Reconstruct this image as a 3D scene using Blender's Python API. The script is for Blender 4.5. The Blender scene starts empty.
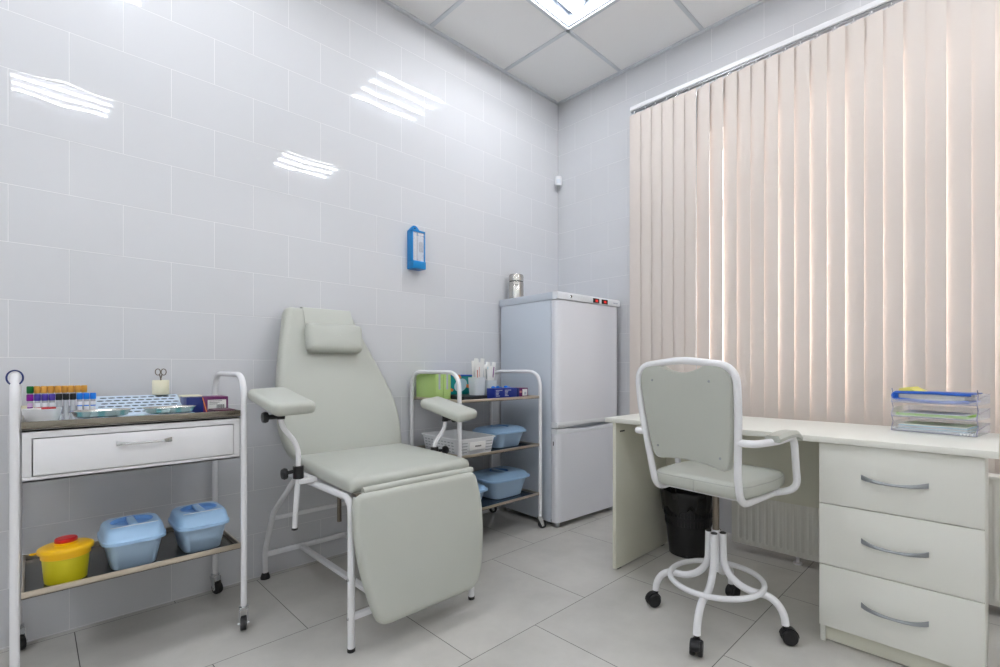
import bpy, bmesh, math, random
from math import sin, cos, pi, radians, sqrt
from mathutils import Vector, Matrix
random.seed(7)
C = bpy.context.scene.collection
SC = bpy.context.scene

# ------------------------------------------------------------------ materials
MATS = {}
def mat(name, col, rough=0.5, metal=0.0, spec=0.5, noise=0.0, nscale=20.0, bump=0.0, bscale=200.0,
        trans=0.0, alpha=1.0, coat=0.0, emit=None, estr=0.0, ior=1.45):
    m = bpy.data.materials.new(name); m.use_nodes = True
    nt = m.node_tree; b = nt.nodes['Principled BSDF']
    b.inputs['Base Color'].default_value = (*col, 1)
    b.inputs['Roughness'].default_value = rough
    b.inputs['Metallic'].default_value = metal
    b.inputs['Specular IOR Level'].default_value = spec
    b.inputs['Transmission Weight'].default_value = trans
    b.inputs['Alpha'].default_value = alpha
    b.inputs['Coat Weight'].default_value = coat
    b.inputs['IOR'].default_value = ior
    if emit:
        b.inputs['Emission Color'].default_value = (*emit, 1)
        b.inputs['Emission Strength'].default_value = estr
    tc = nt.nodes.new('ShaderNodeTexCoord')
    if noise:
        n = nt.nodes.new('ShaderNodeTexNoise'); n.inputs['Scale'].default_value = nscale; n.inputs['Detail'].default_value = 4
        nt.links.new(tc.outputs['Object'], n.inputs['Vector'])
        mx = nt.nodes.new('ShaderNodeMix'); mx.data_type = 'RGBA'
        mx.inputs['A'].default_value = (*[max(0, c*(1-noise)) for c in col], 1)
        mx.inputs['B'].default_value = (*[min(1, c*(1+noise)) for c in col], 1)
        nt.links.new(n.outputs['Fac'], mx.inputs['Factor']); nt.links.new(mx.outputs['Result'], b.inputs['Base Color'])
    if bump:
        n2 = nt.nodes.new('ShaderNodeTexNoise'); n2.inputs['Scale'].default_value = bscale; n2.inputs['Detail'].default_value = 2
        nt.links.new(tc.outputs['Object'], n2.inputs['Vector'])
        bp = nt.nodes.new('ShaderNodeBump'); bp.inputs['Strength'].default_value = bump; bp.inputs['Distance'].default_value = 0.001
        nt.links.new(n2.outputs['Fac'], bp.inputs['Height']); nt.links.new(bp.outputs['Normal'], b.inputs['Normal'])
    MATS[name] = m
    return m

def tile_mat(name, axes, offs, bw, rh, mortar, c1, c2, cm, rough, bumpd, wav, mott=0.0):
    """ceramic tiles in running bond, laid out in metres"""
    m = bpy.data.materials.new(name); m.use_nodes = True
    nt = m.node_tree; b = nt.nodes['Principled BSDF']; L = nt.links.new; b.inputs['Specular IOR Level'].default_value = .42
    tc = nt.nodes.new('ShaderNodeTexCoord'); sp = nt.nodes.new('ShaderNodeSeparateXYZ'); cb = nt.nodes.new('ShaderNodeCombineXYZ')
    L(tc.outputs['Object'], sp.inputs[0])
    for i in range(2):
        ad = nt.nodes.new('ShaderNodeMath'); ad.operation = 'ADD'; ad.inputs[1].default_value = offs[i]
        L(sp.outputs[axes[i]], ad.inputs[0]); L(ad.outputs[0], cb.inputs[i])
    br = nt.nodes.new('ShaderNodeTexBrick')
    br.offset = 0.5; br.offset_frequency = 2; br.squash = 1
    br.inputs['Scale'].default_value = 1
    br.inputs['Brick Width'].default_value = bw; br.inputs['Row Height'].default_value = rh
    br.inputs['Mortar Size'].default_value = mortar; br.inputs['Mortar Smooth'].default_value = 0.3
    br.inputs['Bias'].default_value = 0
    br.inputs['Color1'].default_value = (*c1, 1); br.inputs['Color2'].default_value = (*c2, 1); br.inputs['Mortar'].default_value = (*cm, 1)
    L(cb.outputs[0], br.inputs['Vector'])
    col = br.outputs['Color']
    if mott:
        n = nt.nodes.new('ShaderNodeTexNoise'); n.inputs['Scale'].default_value = 3.5; n.inputs['Detail'].default_value = 7; n.inputs['Roughness'].default_value = 0.62
        L(tc.outputs['Object'], n.inputs['Vector'])
        rm = nt.nodes.new('ShaderNodeMapRange'); rm.inputs['From Min'].default_value = 0.3; rm.inputs['From Max'].default_value = 0.7
        rm.inputs['To Min'].default_value = 1-mott; rm.inputs['To Max'].default_value = 1+mott
        L(n.outputs['Fac'], rm.inputs['Value'])
        mul = nt.nodes.new('ShaderNodeMix'); mul.data_type = 'RGBA'; mul.blend_type = 'MULTIPLY'; mul.inputs['Factor'].default_value = 1
        L(col, mul.inputs['A']); L(rm.outputs[0], mul.inputs['B']); col = mul.outputs['Result']
    L(col, b.inputs['Base Color'])
    rr = nt.nodes.new('ShaderNodeMapRange'); rr.inputs['To Min'].default_value = rough; rr.inputs['To Max'].default_value = 0.8
    L(br.outputs['Fac'], rr.inputs['Value']); L(rr.outputs[0], b.inputs['Roughness'])
    inv = nt.nodes.new('ShaderNodeMath'); inv.operation = 'MULTIPLY'; inv.inputs[1].default_value = -1
    L(br.outputs['Fac'], inv.inputs[0])
    bp = nt.nodes.new('ShaderNodeBump'); bp.inputs['Strength'].default_value = 0.6; bp.inputs['Distance'].default_value = bumpd
    L(inv.outputs[0], bp.inputs['Height'])
    nz = nt.nodes.new('ShaderNodeTexNoise'); nz.inputs['Scale'].default_value = 5; nz.inputs['Detail'].default_value = 1
    L(tc.outputs['Object'], nz.inputs['Vector'])
    b2 = nt.nodes.new('ShaderNodeBump'); b2.inputs['Strength'].default_value = 1; b2.inputs['Distance'].default_value = wav
    L(nz.outputs['Fac'], b2.inputs['Height']); L(bp.outputs['Normal'], b2.inputs['Normal']); L(b2.outputs['Normal'], b.inputs['Normal'])
    MATS[name] = m
    return m

WC1, WC2, WCM = (.635, .642, .665), (.645, .652, .675), (.80, .80, .81)
tile_mat('tile_left', ('Y', 'Z'), (2.885, -.0045), .3065, .2025, .0011, WC1, WC2, WCM, .014, .0014, .0007)
tile_mat('tile_back', ('X', 'Z'), (-1.084, -.0045), .3065, .2025, .0011, WC1, WC2, WCM, .014, .0014, .0007)
tile_mat('tile_floor', ('Y', 'X'), (.295, -.622), .606, .602, .0016, (.58, .565, .53), (.56, .545, .51), (.10, .095, .09), .22, .001, .0008, .09)
mat('paint', (.84, .84, .83), .5)
mat('ceil', (.88, .875, .865), .85, bump=.15, bscale=300)
mat('tbar', (.66, .69, .72), .4)
mat('white_metal', (.83, .83, .85), .28, coat=.3)
mat('white_plastic', (.80, .81, .83), .35)
mat('grey_plastic', (.42, .44, .46), .45)
mat('steel', (.52, .51, .48), .25, metal=1, noise=.08, nscale=8)
mat('steel_edge', (.66, .58, .48), .32, metal=1, noise=.15, nscale=12)
mat('chrome', (.72, .74, .76), .14, metal=1)
mat('dark_metal', (.20, .17, .14), .3, metal=1)
mat('handle_grey', (.36, .38, .40), .35, metal=.8)
mat('black_rubber', (.015, .015, .017), .45)
mat('black_plastic', (.012, .012, .014), .3)
mat('black_bag', (.012, .012, .013), .22, bump=.9, bscale=25)
mat('vinyl', (.50, .515, .465), .42, noise=.03, nscale=6, bump=.08, bscale=900)
mat('vinyl_seam', (.40, .41, .375), .5)
mat('desk_white', (.80, .80, .74), .35)
mat('desk_panel', (.74, .73, .62), .4)
mat('radiator', (.72, .71, .66), .4)
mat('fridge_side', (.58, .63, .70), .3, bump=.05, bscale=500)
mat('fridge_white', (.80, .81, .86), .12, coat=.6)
mat('fridge_trim', (.78, .80, .83), .3)
mat('black_glass', (.01, .01, .012), .1)
mat('led_red', (.5, .01, .01), .4, emit=(1, .05, .04), estr=.3)
mat('blue_tub', (.36, .56, .80), .35)
mat('blue_tub_body', (.42, .57, .74), .4)
mat('blue_recess', (.16, .36, .72), .35)
mat('tub_line', (.70, .74, .80), .5)
mat('yellow', (.92, .52, .005), .35)
mat('yellow_body', (.62, .54, .01), .4)
mat('red', (.55, .01, .012), .35)
mat('tube_glass', (.72, .75, .80), .12, alpha=.6)
mat('tube_label', (.82, .82, .86), .5)
mat('tube_label_pink', (.62, .42, .66), .5)
for n_, c_ in dict(cap_green=(.0, .16, .03), cap_amber=(.72, .36, .06), cap_magenta=(.20, .0, .24), cap_violet=(.09, .055, .42),
                   cap_black=(.016, .02, .022), cap_blue=(.01, .22, .80)).items(): mat(n_, c_, .4)
mat('rack_blue', (.62, .73, .86), .4)
mat('rack_hole', (.04, .06, .09), .6)
mat('teal_cloth', (.20, .52, .58), .8)
mat('pale_cloth', (.55, .74, .82), .8)
mat('paper', (.82, .82, .80), .7)
mat('cream', (.86, .82, .62), .6)
mat('navy', (.012, .025, .16), .35)
mat('navy_box', (.012, .03, .25), .35)
mat('purple_box', (.13, .012, .10), .35)
mat('dark_red', (.07, .006, .03), .4)
mat('orange', (.78, .25, .06), .5)
mat('ink', (.05, .05, .06), .6)
mat('print_grey', (.45, .48, .58), .6)
mat('band_blue', (.01, .025, .14), .35)
mat('lime', (.47, .66, .22), .45)
mat('lime_side', (.30, .47, .17), .5)
mat('teal', (.0, .26, .26), .4)
mat('card_black', (.015, .016, .017), .5)
mat('frost', (.84, .89, .92), .25, alpha=.8)
mat('stick_red', (.58, .25, .22), .6)
mat('stick_violet', (.30, .12, .32), .6)
mat('bright_blue', (.01, .24, .85), .4)
mat('dispenser_blue', (.0, .22, .56), .3)
mat('clear_acrylic', (.80, .82, .90), .06, alpha=.22)
mat('acrylic_edge', (.30, .30, .42), .15, alpha=.7)
mat('folder_blue', (.008, .10, .50), .3)
mat('folder_green', (.30, .60, .04), .4)
mat('folder_yellow', (.78, .72, .16), .5)
mat('lamp_reflector', (.30, .33, .38), .5)
mat('tube_light', (1, 1, 1), .5, emit=(.975, .985, 1.0), estr=46)
mat('window_pvc', (.80, .80, .80), .3)
mat('shelf_dark', (.05, .075, .11), .18, metal=.5)
mat('steel_dark', (.10, .10, .098), .25, metal=.6)
mat('steel_brown', (.27, .245, .20), .22, metal=1, noise=.3, nscale=9)

def glass_mat():
    m = bpy.data.materials.new('pane_glass'); m.use_nodes = True
    nt = m.node_tree; nt.nodes.remove(nt.nodes['Principled BSDF'])
    t = nt.nodes.new('ShaderNodeBsdfTransparent'); g = nt.nodes.new('ShaderNodeBsdfGlossy'); g.inputs['Roughness'].default_value = .02
    mx = nt.nodes.new('ShaderNodeMixShader'); mx.inputs[0].default_value = .08
    nt.links.new(t.outputs[0], mx.inputs[1]); nt.links.new(g.outputs[0], mx.inputs[2])
    nt.links.new(mx.outputs[0], nt.nodes['Material Output'].inputs[0]); MATS['pane_glass'] = m
glass_mat()
def fabric_mat():
    m = bpy.data.materials.new('blind_fabric'); m.use_nodes = True
    nt = m.node_tree; b = nt.nodes['Principled BSDF']; b.inputs['Base Color'].default_value = (.74, .668, .615, 1); b.inputs['Roughness'].default_value = .75
    tr = nt.nodes.new('ShaderNodeBsdfTranslucent'); tr.inputs['Color'].default_value = (.80, .69, .66, 1)
    mx = nt.nodes.new('ShaderNodeMixShader'); mx.inputs[0].default_value = .07
    tc = nt.nodes.new('ShaderNodeTexCoord'); w = nt.nodes.new('ShaderNodeTexNoise'); w.inputs['Scale'].default_value = 350
    bp = nt.nodes.new('ShaderNodeBump'); bp.inputs['Strength'].default_value = .15; bp.inputs['Distance'].default_value = .001
    L = nt.links.new
    L(tc.outputs['Object'], w.inputs['Vector']); L(w.outputs['Fac'], bp.inputs['Height']); L(bp.outputs['Normal'], b.inputs['Normal'])
    L(b.outputs[0], mx.inputs[1]); L(tr.outputs[0], mx.inputs[2]); L(mx.outputs[0], nt.nodes['Material Output'].inputs[0])
    MATS['blind_fabric'] = m
fabric_mat()

# ------------------------------------------------------------------ mesh builder
def V(*a): return Vector(a)
class MB:
    def __init__(s): s.v = []; s.f = []; s.mi = []; s.mats = []
    def _m(s, m):
        if m is None: m = s.mats[0] if s.mats else 'paint'
        if m not in s.mats: s.mats.append(m)
        return s.mats.index(m)
    def add(s, vs, fs, m=None, M=None):
        o = len(s.v); i = s._m(m)
        for p in vs:
            p = Vector(p)
            s.v.append(M @ p if M else p)
        for f in fs: s.f.append([o+k for k in f]); s.mi.append(i)
        return s
    def addbm(s, bm, m=None, M=None):
        bm.verts.index_update()
        s.add([v.co.copy() for v in bm.verts], [[v.index for v in f.verts] for f in bm.faces], m, M); bm.free(); return s
    def box(s, lo, hi, m=None, bev=.0015, M=None, seg=2):
        bm = bmesh.new(); bmesh.ops.create_cube(bm, size=1)
        lo, hi = Vector(lo), Vector(hi)
        for v in bm.verts: v.co = Vector([lo[i] + (v.co[i]+.5)*(hi[i]-lo[i]) for i in range(3)])
        if bev:
            bev = min(bev, .45*min(abs(hi[i]-lo[i]) for i in range(3)))
            bmesh.ops.bevel(bm, geom=list(bm.edges), offset=bev, segments=seg, affect='EDGES', profile=.5)
        return s.addbm(bm, m, M)
    def loft(s, loops, m=None, cap0=True, cap1=True, M=None):
        n = len(loops[0]); vs = [p for l in loops for p in l]; fs = []
        for k in range(len(loops)-1):
            for i in range(n):
                j = (i+1) % n; fs.append([k*n+i, k*n+j, (k+1)*n+j, (k+1)*n+i])
        if cap0: fs.append(list(range(n))[::-1])
        if cap1: fs.append([(len(loops)-1)*n+i for i in range(n)])
        return s.add(vs, fs, m, M)
    def lathe(s, prof, m=None, seg=28, c=(0, 0, 0), M=None, cap0=True, cap1=True):
        loops = [[Vector((c[0]+max(r, 1e-4)*cos(2*pi*i/seg), c[1]+max(r, 1e-4)*sin(2*pi*i/seg), c[2]+z)) for i in range(seg)] for r, z in prof]
        return s.loft(loops, m, cap0, cap1, M)
    def cyl(s, a, b, r, m=None, seg=16, r2=None):
        a, b = Vector(a), Vector(b); d = (b-a); L = d.length
        M = Matrix.Translation(a) @ d.to_track_quat('Z', 'Y').to_matrix().to_4x4()
        r2 = r if r2 is None else r2
        e = min(.0015, r*.3, L*.3)
        return s.lathe([(r-e, 0), (r, e), (r2, L-e), (r2-e, L)], m, seg, M=M)
    def tube(s, path, r, m=None, seg=12, closed=False, flat=1.0, up=None):
        P = [Vector(p) for p in path]; n = len(P); loops = []
        T = []
        for i in range(n):
            if closed: d = P[(i+1) % n]-P[i-1]
            else: d = P[min(i+1, n-1)]-P[max(i-1, 0)]
            T.append(d.normalized())
        nrm = Vector(up) if up else (Vector((0, 0, 1)) if abs(T[0].z) < .9 else Vector((1, 0, 0)))
        nrm = (nrm - T[0]*nrm.dot(T[0])).normalized()
        for i in range(n):
            nrm = (nrm - T[i]*nrm.dot(T[i])).normalized(); b = T[i].cross(nrm)
            loops.append([P[i]+nrm*(r*cos(2*pi*k/seg))+b*(r*flat*sin(2*pi*k/seg)) for k in range(seg)])
        if closed: loops.append(loops[0]); return s.loft(loops, m, False, False)
        return s.loft(loops, m)
    def prism(s, poly, axis, a, b, m=None, M=None):
        """2D polygon extruded along axis 'x','y' or 'z' from a to b"""
        def mk(p, w): return {'x': (w, p[0], p[1]), 'y': (p[0], w, p[1]), 'z': (p[0], p[1], w)}[axis]
        return s.loft([[mk(p, a) for p in poly], [mk(p, b) for p in poly]], m, M=M)
    def build(s, name, parent=None, smooth=True, ang=38):
        me = bpy.data.meshes.new(name)
        me.from_pydata([tuple(p) for p in s.v], [], s.f)
        for m in s.mats: me.materials.append(MATS[m])
        me.polygons.foreach_set('material_index', s.mi)
        bm = bmesh.new(); bm.from_mesh(me); bmesh.ops.recalc_face_normals(bm, faces=bm.faces[:]); bm.to_mesh(me); bm.free()
        if smooth:
            me.polygons.foreach_set('use_smooth', [True]*len(me.polygons)); me.set_sharp_from_angle(angle=radians(ang))
        o = bpy.data.objects.new(name, me); C.objects.link(o)
        if parent: o.parent = parent
        return o
def fillet(pts, rad, seg=7):
    P = [Vector(p) for p in pts]; out = [P[0]]
    for i in range(1, len(P)-1):
        r = rad[i-1] if isinstance(rad, (list, tuple)) else rad
        a, b, c = P[i-1], P[i], P[i+1]; u = (a-b); w = (c-b)
        d = min(r, u.length*.49, w.length*.49); p0 = b+u.normalized()*d; p2 = b+w.normalized()*d
        for k in range(seg+1):
            t = k/seg; out.append(p0*(1-t)**2 + b*2*t*(1-t) + p2*t*t)
    out.append(P[-1]); return out
def round_poly(pts, rad, seg=6):
    n = len(pts); out = []
    for i in range(n):
        r = rad[i] if isinstance(rad, (list, tuple)) else rad
        a, b, c = Vector(pts[i-1]), Vector(pts[i]), Vector(pts[(i+1) % n]); u = a-b; w = c-b
        d = min(r, u.length*.48, w.length*.48); p0 = b+u.normalized()*d; p2 = b+w.normalized()*d
        for k in range(seg+1):
            t = k/seg; out.append(p0*(1-t)**2 + b*2*t*(1-t) + p2*t*t)
    return out
def sup(a, b, e, n=40, z=0, cx=0, cy=0):
    o = []
    for i in range(n):
        t = 2*pi*i/n; c, s_ = cos(t), sin(t)
        o.append(Vector((cx+a*math.copysign(abs(c)**(2/e), c), cy+b*math.copysign(abs(s_)**(2/e), s_), z)))
    return o
def inset(poly, d):
    n = len(poly); o = []
    ar = sum(poly[i].x*poly[(i+1) % n].y - poly[(i+1) % n].x*poly[i].y for i in range(n))
    sg = 1 if ar > 0 else -1
    for i in range(n):
        t = None
        e1 = poly[i]-poly[i-1]; e2 = poly[(i+1) % n]-poly[i]
        if e1.length < 1e-7: e1 = e2
        if e2.length < 1e-7: e2 = e1
        t = (e1.normalized()+e2.normalized())
        if t.length < 1e-6: t = e2
        t.normalize(); nn = Vector((-t.y, t.x))*sg
        o.append(poly[i]+nn*d)
    return o
def pillow(mb, poly, t, r, m, org, U, W, N, dome=.0, seg=5, dome0=0.):
    """upholstered slab: outline poly (u,w) with rounded edges, thickness t along N"""
    poly = [Vector(p[:2]) for p in poly]
    org, U, W, N = Vector(org), Vector(U).normalized(), Vector(W).normalized(), Vector(N).normalized()
    L = []; cen = sum(poly, Vector((0, 0)))/len(poly)
    in0 = inset(poly, r)
    for s_ in (.3, .6, .85): L.append(([cen+(p-cen)*s_ for p in in0], -dome0*(1-s_**2)))
    for k in range(seg+1):
        a = pi/2*k/seg; L.append((inset(poly, r*(1-sin(a))), r*(1-cos(a))))
    for k in range(seg+1):
        a = pi/2*k/seg; L.append((inset(poly, r*(1-cos(a))), t-r+r*sin(a)))
    inn = inset(poly, r)
    for s_ in (.92, .8, .65, .45, .2): L.append(([cen+(p-cen)*s_ for p in inn], t+dome*(1-s_**2)))
    loops = [[org+U*p.x+W*p.y+N*h for p in pl] for pl, h in L]
    mb.loft(loops, m)

def thing(name, label, cat, loc=(0, 0, 0), rz=0, group=None):
    o = bpy.data.objects.new(name, None); C.objects.link(o); o.empty_display_size = .05
    o.location = loc; o.rotation_euler = (0, 0, rz); o['label'] = label; o['category'] = cat
    if group: o['group'] = group
    return o
def tag(o, label, cat, group=None, kind=None):
    o['label'] = label; o['category'] = cat
    if group: o['group'] = group
    if kind: o['kind'] = kind
    return o
def struct(o): o['kind'] = 'structure'; return o
def copy_tree(o, parent=None):
    c = o.copy(); C.objects.link(c)
    if parent: c.parent = parent
    for ch in list(o.children): copy_tree(ch, c)
    return c
ORD = ['first', 'second', 'third', 'fourth', 'fifth', 'sixth', 'seventh', 'eighth', 'ninth', 'tenth']

# ------------------------------------------------------------------ room
X0, Y0, X1, Y1, H = -.008, .015, 3.60, -5.37, 3.051
T = .12
LAMPS = [(.888, -.863), (2.688, -.863), (.888, -2.663), (2.688, -2.663), (.888, -4.463), (2.688, -4.463)]  # last two are unseen, added as fill to even out the wall hot spot
m = MB(); m.box((X0-T, Y1-T, -.1), (X1+T, Y0+.4, 0), 'tile_floor', 0); struct(m.build('floor', smooth=False))
m = MB(); m.box((X0-T, Y1-T, 0), (X0, Y0+.4, H+.2), 'tile_left', 0); struct(m.build('wall_left', smooth=False))
m = MB(); m.box((X1, Y1-T, 0), (X1+T, Y0+.4, H+.2), 'paint', 0); struct(m.build('wall_right', smooth=False))
m = MB(); m.box((X0, Y1-T, 0), (X1, Y1, H+.2), 'paint', 0); struct(m.build('wall_front', smooth=False))
# back wall with a window opening
WX0, WX1, WZ0, WZ1 = 1.17, 3.05, .80, 2.42
m = MB(); D = .36
m.box((X0, Y0, 0), (WX0, Y0+D, H+.2), 'tile_back', 0); m.box((WX1, Y0, 0), (X1, Y0+D, H+.2), 'tile_back', 0)
m.box((WX0, Y0, 0), (WX1, Y0+D, WZ0), 'tile_back', 0); m.box((WX0, Y0, WZ1), (WX1, Y0+D, H+.2), 'tile_back', 0)
struct(m.build('wall_back', smooth=False))
# window
w = struct(bpy.data.objects.new('window_1', None)); C.objects.link(w)
ya, yb = Y0+.16, Y0+.23
m = MB(); fw = .06
m.box((WX0, ya, WZ0), (WX0+fw, yb, WZ1), 'window_pvc'); m.box((WX1-fw, ya, WZ0), (WX1, yb, WZ1))
m.box((WX0, ya, WZ0), (WX1, yb, WZ0+fw)); m.box((WX0, ya, WZ1-fw), (WX1, yb, WZ1))
m.box((WX0, ya, 1.93), (WX1, yb, 2.05)); m.box((2.06, ya, WZ0), (2.16, yb, 1.95))
m.build('window_frame', w)
m = MB(); m.box((WX0+.05, ya+.03, WZ0+.05), (WX1-.05, ya+.036, WZ1-.05), 'pane_glass', 0); m.build('window_pane', w, smooth=False)
m = MB(); m.box((WX0-.05, Y0-.03, WZ0-.03), (WX1+.05, ya, WZ0), 'window_pvc', .004); m.build('window_sill', w)
# suspended ceiling: tiles with lamp openings
m = MB()
gx = [X0, .588, 1.188, 1.788, 2.388, 2.988, X1]; gy = [Y0, -.563, -1.163, -1.763, -2.363, -2.963, -3.563, -4.163, -4.763, Y1]
for i in range(6):
    for j in range(9):
        cx, cy = (gx[i]+gx[i+1])/2, (gy[j]+gy[j+1])/2
        if any(abs(cx-a) < .1 and abs(cy-b) < .1 for a, b in LAMPS): continue
        m.box((gx[i], gy[j+1], H), (gx[i+1], gy[j], H+.015), 'ceil', 0)
struct(m.build('ceiling', smooth=False))
m = MB()
m.box((X0-T, Y1-T, H+.2), (X1+T, Y0+.4, H+.3), 'paint', 0); struct(m.build('ceiling_slab', smooth=False))
m = MB()
for g in gx[1:-1]: m.box((g-.012, Y1, H-.006), (g+.012, Y0, H+.004), 'tbar', .001)
for g in gy[1:-1]: m.box((X0, g-.012, H-.006), (X1, g+.012, H+.004), 'tbar', .001)
for a, b in (((X0, Y1, H-.012), (X0+.02, Y0, H)), ((X1-.02, Y1, H-.012), (X1, Y0, H)), ((X0, Y0-.02, H-.012), (X1, Y0, H)), ((X0, Y1, H-.012), (X1, Y1+.02, H))):
    m.box(a, b, 'tbar', .001)
struct(m.build('trim_1'))
# ------------------------------------------------------------------ ceiling lamps
def make_lamp():
    t = thing('ceiling_light', 'recessed square ceiling light with four fluorescent tubes nearest the window corner', 'ceiling light', (0, 0, H), group='recessed square ceiling lights')
    h = .283
    m = MB()
    m.box((-h, -h, .085), (h, h, .09), 'lamp_reflector', 0)
    for s_ in (-1, 1):
        m.box((s_*h-.004, -h, .004), (s_*h+.004, h, .09), 'lamp_reflector', 0); m.box((-h, s_*h-.004, .004), (h, s_*h+.004, .09), 'lamp_reflector', 0)
    m.build('housing', t, smooth=False)
    for k in range(4):
        x = -.2025+.135*k
        m = MB(); m.prism([(x-.06, .084), (x-.035, .055), (x+.035, .055), (x+.06, .084)], 'y', -h+.006, h-.006, 'lamp_reflector'); 
        m.build('reflector', t)
        m = MB(); m.cyl((x, -.27, .036), (x, .27, .036), .009, 'tube_light', 10); m.build('fluorescent_tube', t)
    return t
lamp = make_lamp()
names = ['recessed square ceiling light with four fluorescent tubes nearest the window corner', 'recessed square ceiling light above the right end of the desk',
         'recessed square ceiling light above the left wall, over the drawer trolley', 'recessed square ceiling light above the camera side of the room, right of the drawer trolley',
         'unseen square ceiling light added as fill behind the camera, by the left wall', 'unseen square ceiling light added as fill behind the camera, by the right wall']
for i, (x, y) in enumerate(LAMPS):
    o = lamp if i == 0 else copy_tree(lamp)
    o.location = (x, y, H); o['label'] = names[i]

# ------------------------------------------------------------------ vertical blind
t = thing('vertical_blind', 'beige vertical slat blind hanging across the window above the desk', 'window blind', (.75, -.09, 0))
m = MB(); m.box((-.012, -.022, 2.672), (2.62, .022, 2.70), 'white_metal', .004); m.box((-.012, -.012, 2.664), (2.62, .012, 2.673), 'handle_grey', .001)
m.build('headrail', t)
for s_ in (.25, 1.1, 1.95):
    m = MB(); m.box((s_, -.015, 2.70), (s_+.04, .097, 2.704), 'white_metal', .001); m.box((s_, .09, 2.66), (s_+.04, .1, 2.704), 'white_metal', .001); m.build('bracket', t)
edges = [.737+.0765*k+random.uniform(-.0028, .0028) for k in range(34)]
for k, d in ((7, .004), (8, .010), (9, .012), (10, .012), (11, .008)): edges[k] += d
SW = .089
for i in range(len(edges)-1):
    xr = edges[i+1]-.75; th = radians(9.5+random.uniform(-1.5, 2.0))
    if i < 6: th = radians(6)
    if i in (6, 7, 8): th = radians(14)
    m = MB(); loops = []
    pts = []
    for k in range(9):
        u = -SW*k/8                     # from right (room) edge to left (window) edge
        b = .0035*(1-(2*k/8-1)**2)      # gentle bow of the strip
        pts.append(Vector((xr+u*cos(th)-b*sin(th)*0, -.0115-u*sin(th)-b, 0)))
    zt = 2.650; zb = .50
    f = [p+Vector((0, -.0004, 0)) for p in pts]; bk = [p+Vector((0, .0004, 0)) for p in pts][::-1]
    ring = f+bk
    m.loft([[p+Vector((0, 0, z)) for p in ring] for z in (zb, 1.2, 2.0, zt)], 'blind_fabric')
    c = pts[4]
    m.box((c.x-.012, c.y-.003, zt-.004), (c.x+.012, c.y+.001, zt+.008), 'clear_acrylic', 0)
    m.box((c.x-.002, c.y-.002, zt+.006), (c.x+.002, c.y+.002, 2.668), 'white_plastic', 0)
    m.build('slat', t)

# ------------------------------------------------------------------ radiator
t = thing('radiator', 'ribbed white panel radiator under the window behind the desk', 'radiator', (1.455, -.19, 0))
W_ = 1.62; m = MB()
zs = [.042, .06, .075, .09, .50, .515, .53, .545]; NX = int(W_/.0333)*6; ring = []
vs = []; fs = []
for zi, z in enumerate(zs):
    for k in range(NX+1):
        x = W_*k/NX; ph = (k % 6)/6
        rib = max(0, sin(pi*min(1, max(0, (ph-.08)/.6))))*.010 if (.02 < x < W_-.02 and .07 < z < .52) else 0
        vs.append((x, -.028+rib+(.004 if z < .05 or z > .54 else 0), z))
n = NX+1
for zi in range(len(zs)-1):
    for k in range(NX): fs.append([zi*n+k, zi*n+k+1, (zi+1)*n+k+1, (zi+1)*n+k])
m.add(vs, fs, 'radiator'); m.build('front_panel', t, ang=60)
m = MB(); m.box((0, -.024, .045), (W_, .005, .54), 'radiator', .003); m.box((0.02, .04, .06), (W_-.02, .055, .52), 'radiator', .003); m.build('body', t)
m = MB(); m.box((-.002, -.03, .535), (W_+.002, .058, .552), 'radiator', .004); m.build('top_grille', t)
m = MB(); m.box((.985, -.02, .05), (1.005, .055, .54), 'radiator', .002)
m.build('convector', t)
for x in (.32, 1.3):
    m = MB(); m.cyl((x, 0, .006), (x, 0, .06), .008, 'white_metal'); m.cyl((x, 0, 0), (x, 0, .008), .022, 'white_metal'); m.build('foot', t)

# ------------------------------------------------------------------ desk
t = thing('desk', 'white office desk with side panel standing by the window', 'desk', (1.145, -.885, 0))
m = MB(); m.box((-.032, -.02, .716), (1.363, .515, .738), 'desk_white', .002); m.build('desktop', t)
m = MB(); m.box((0, 0, .006), (.018, .50, .716), 'desk_panel', .001)
m.build('side_panel', t)
m = MB(); m.box((.0181, .035, .667), (.0195, .075, .674), 'black_plastic', 0); m.build('cable_slot', t)
for y in (.02, .44):
    m = MB(); m.box((.004, y, 0), (.016, y+.03, .0065), 'black_rubber', .001); m.build('foot', t)
m = MB(); m.box((.019, .475, .352), (.893, .491, .716), 'desk_panel', .001); m.build('modesty_panel', t)
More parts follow.
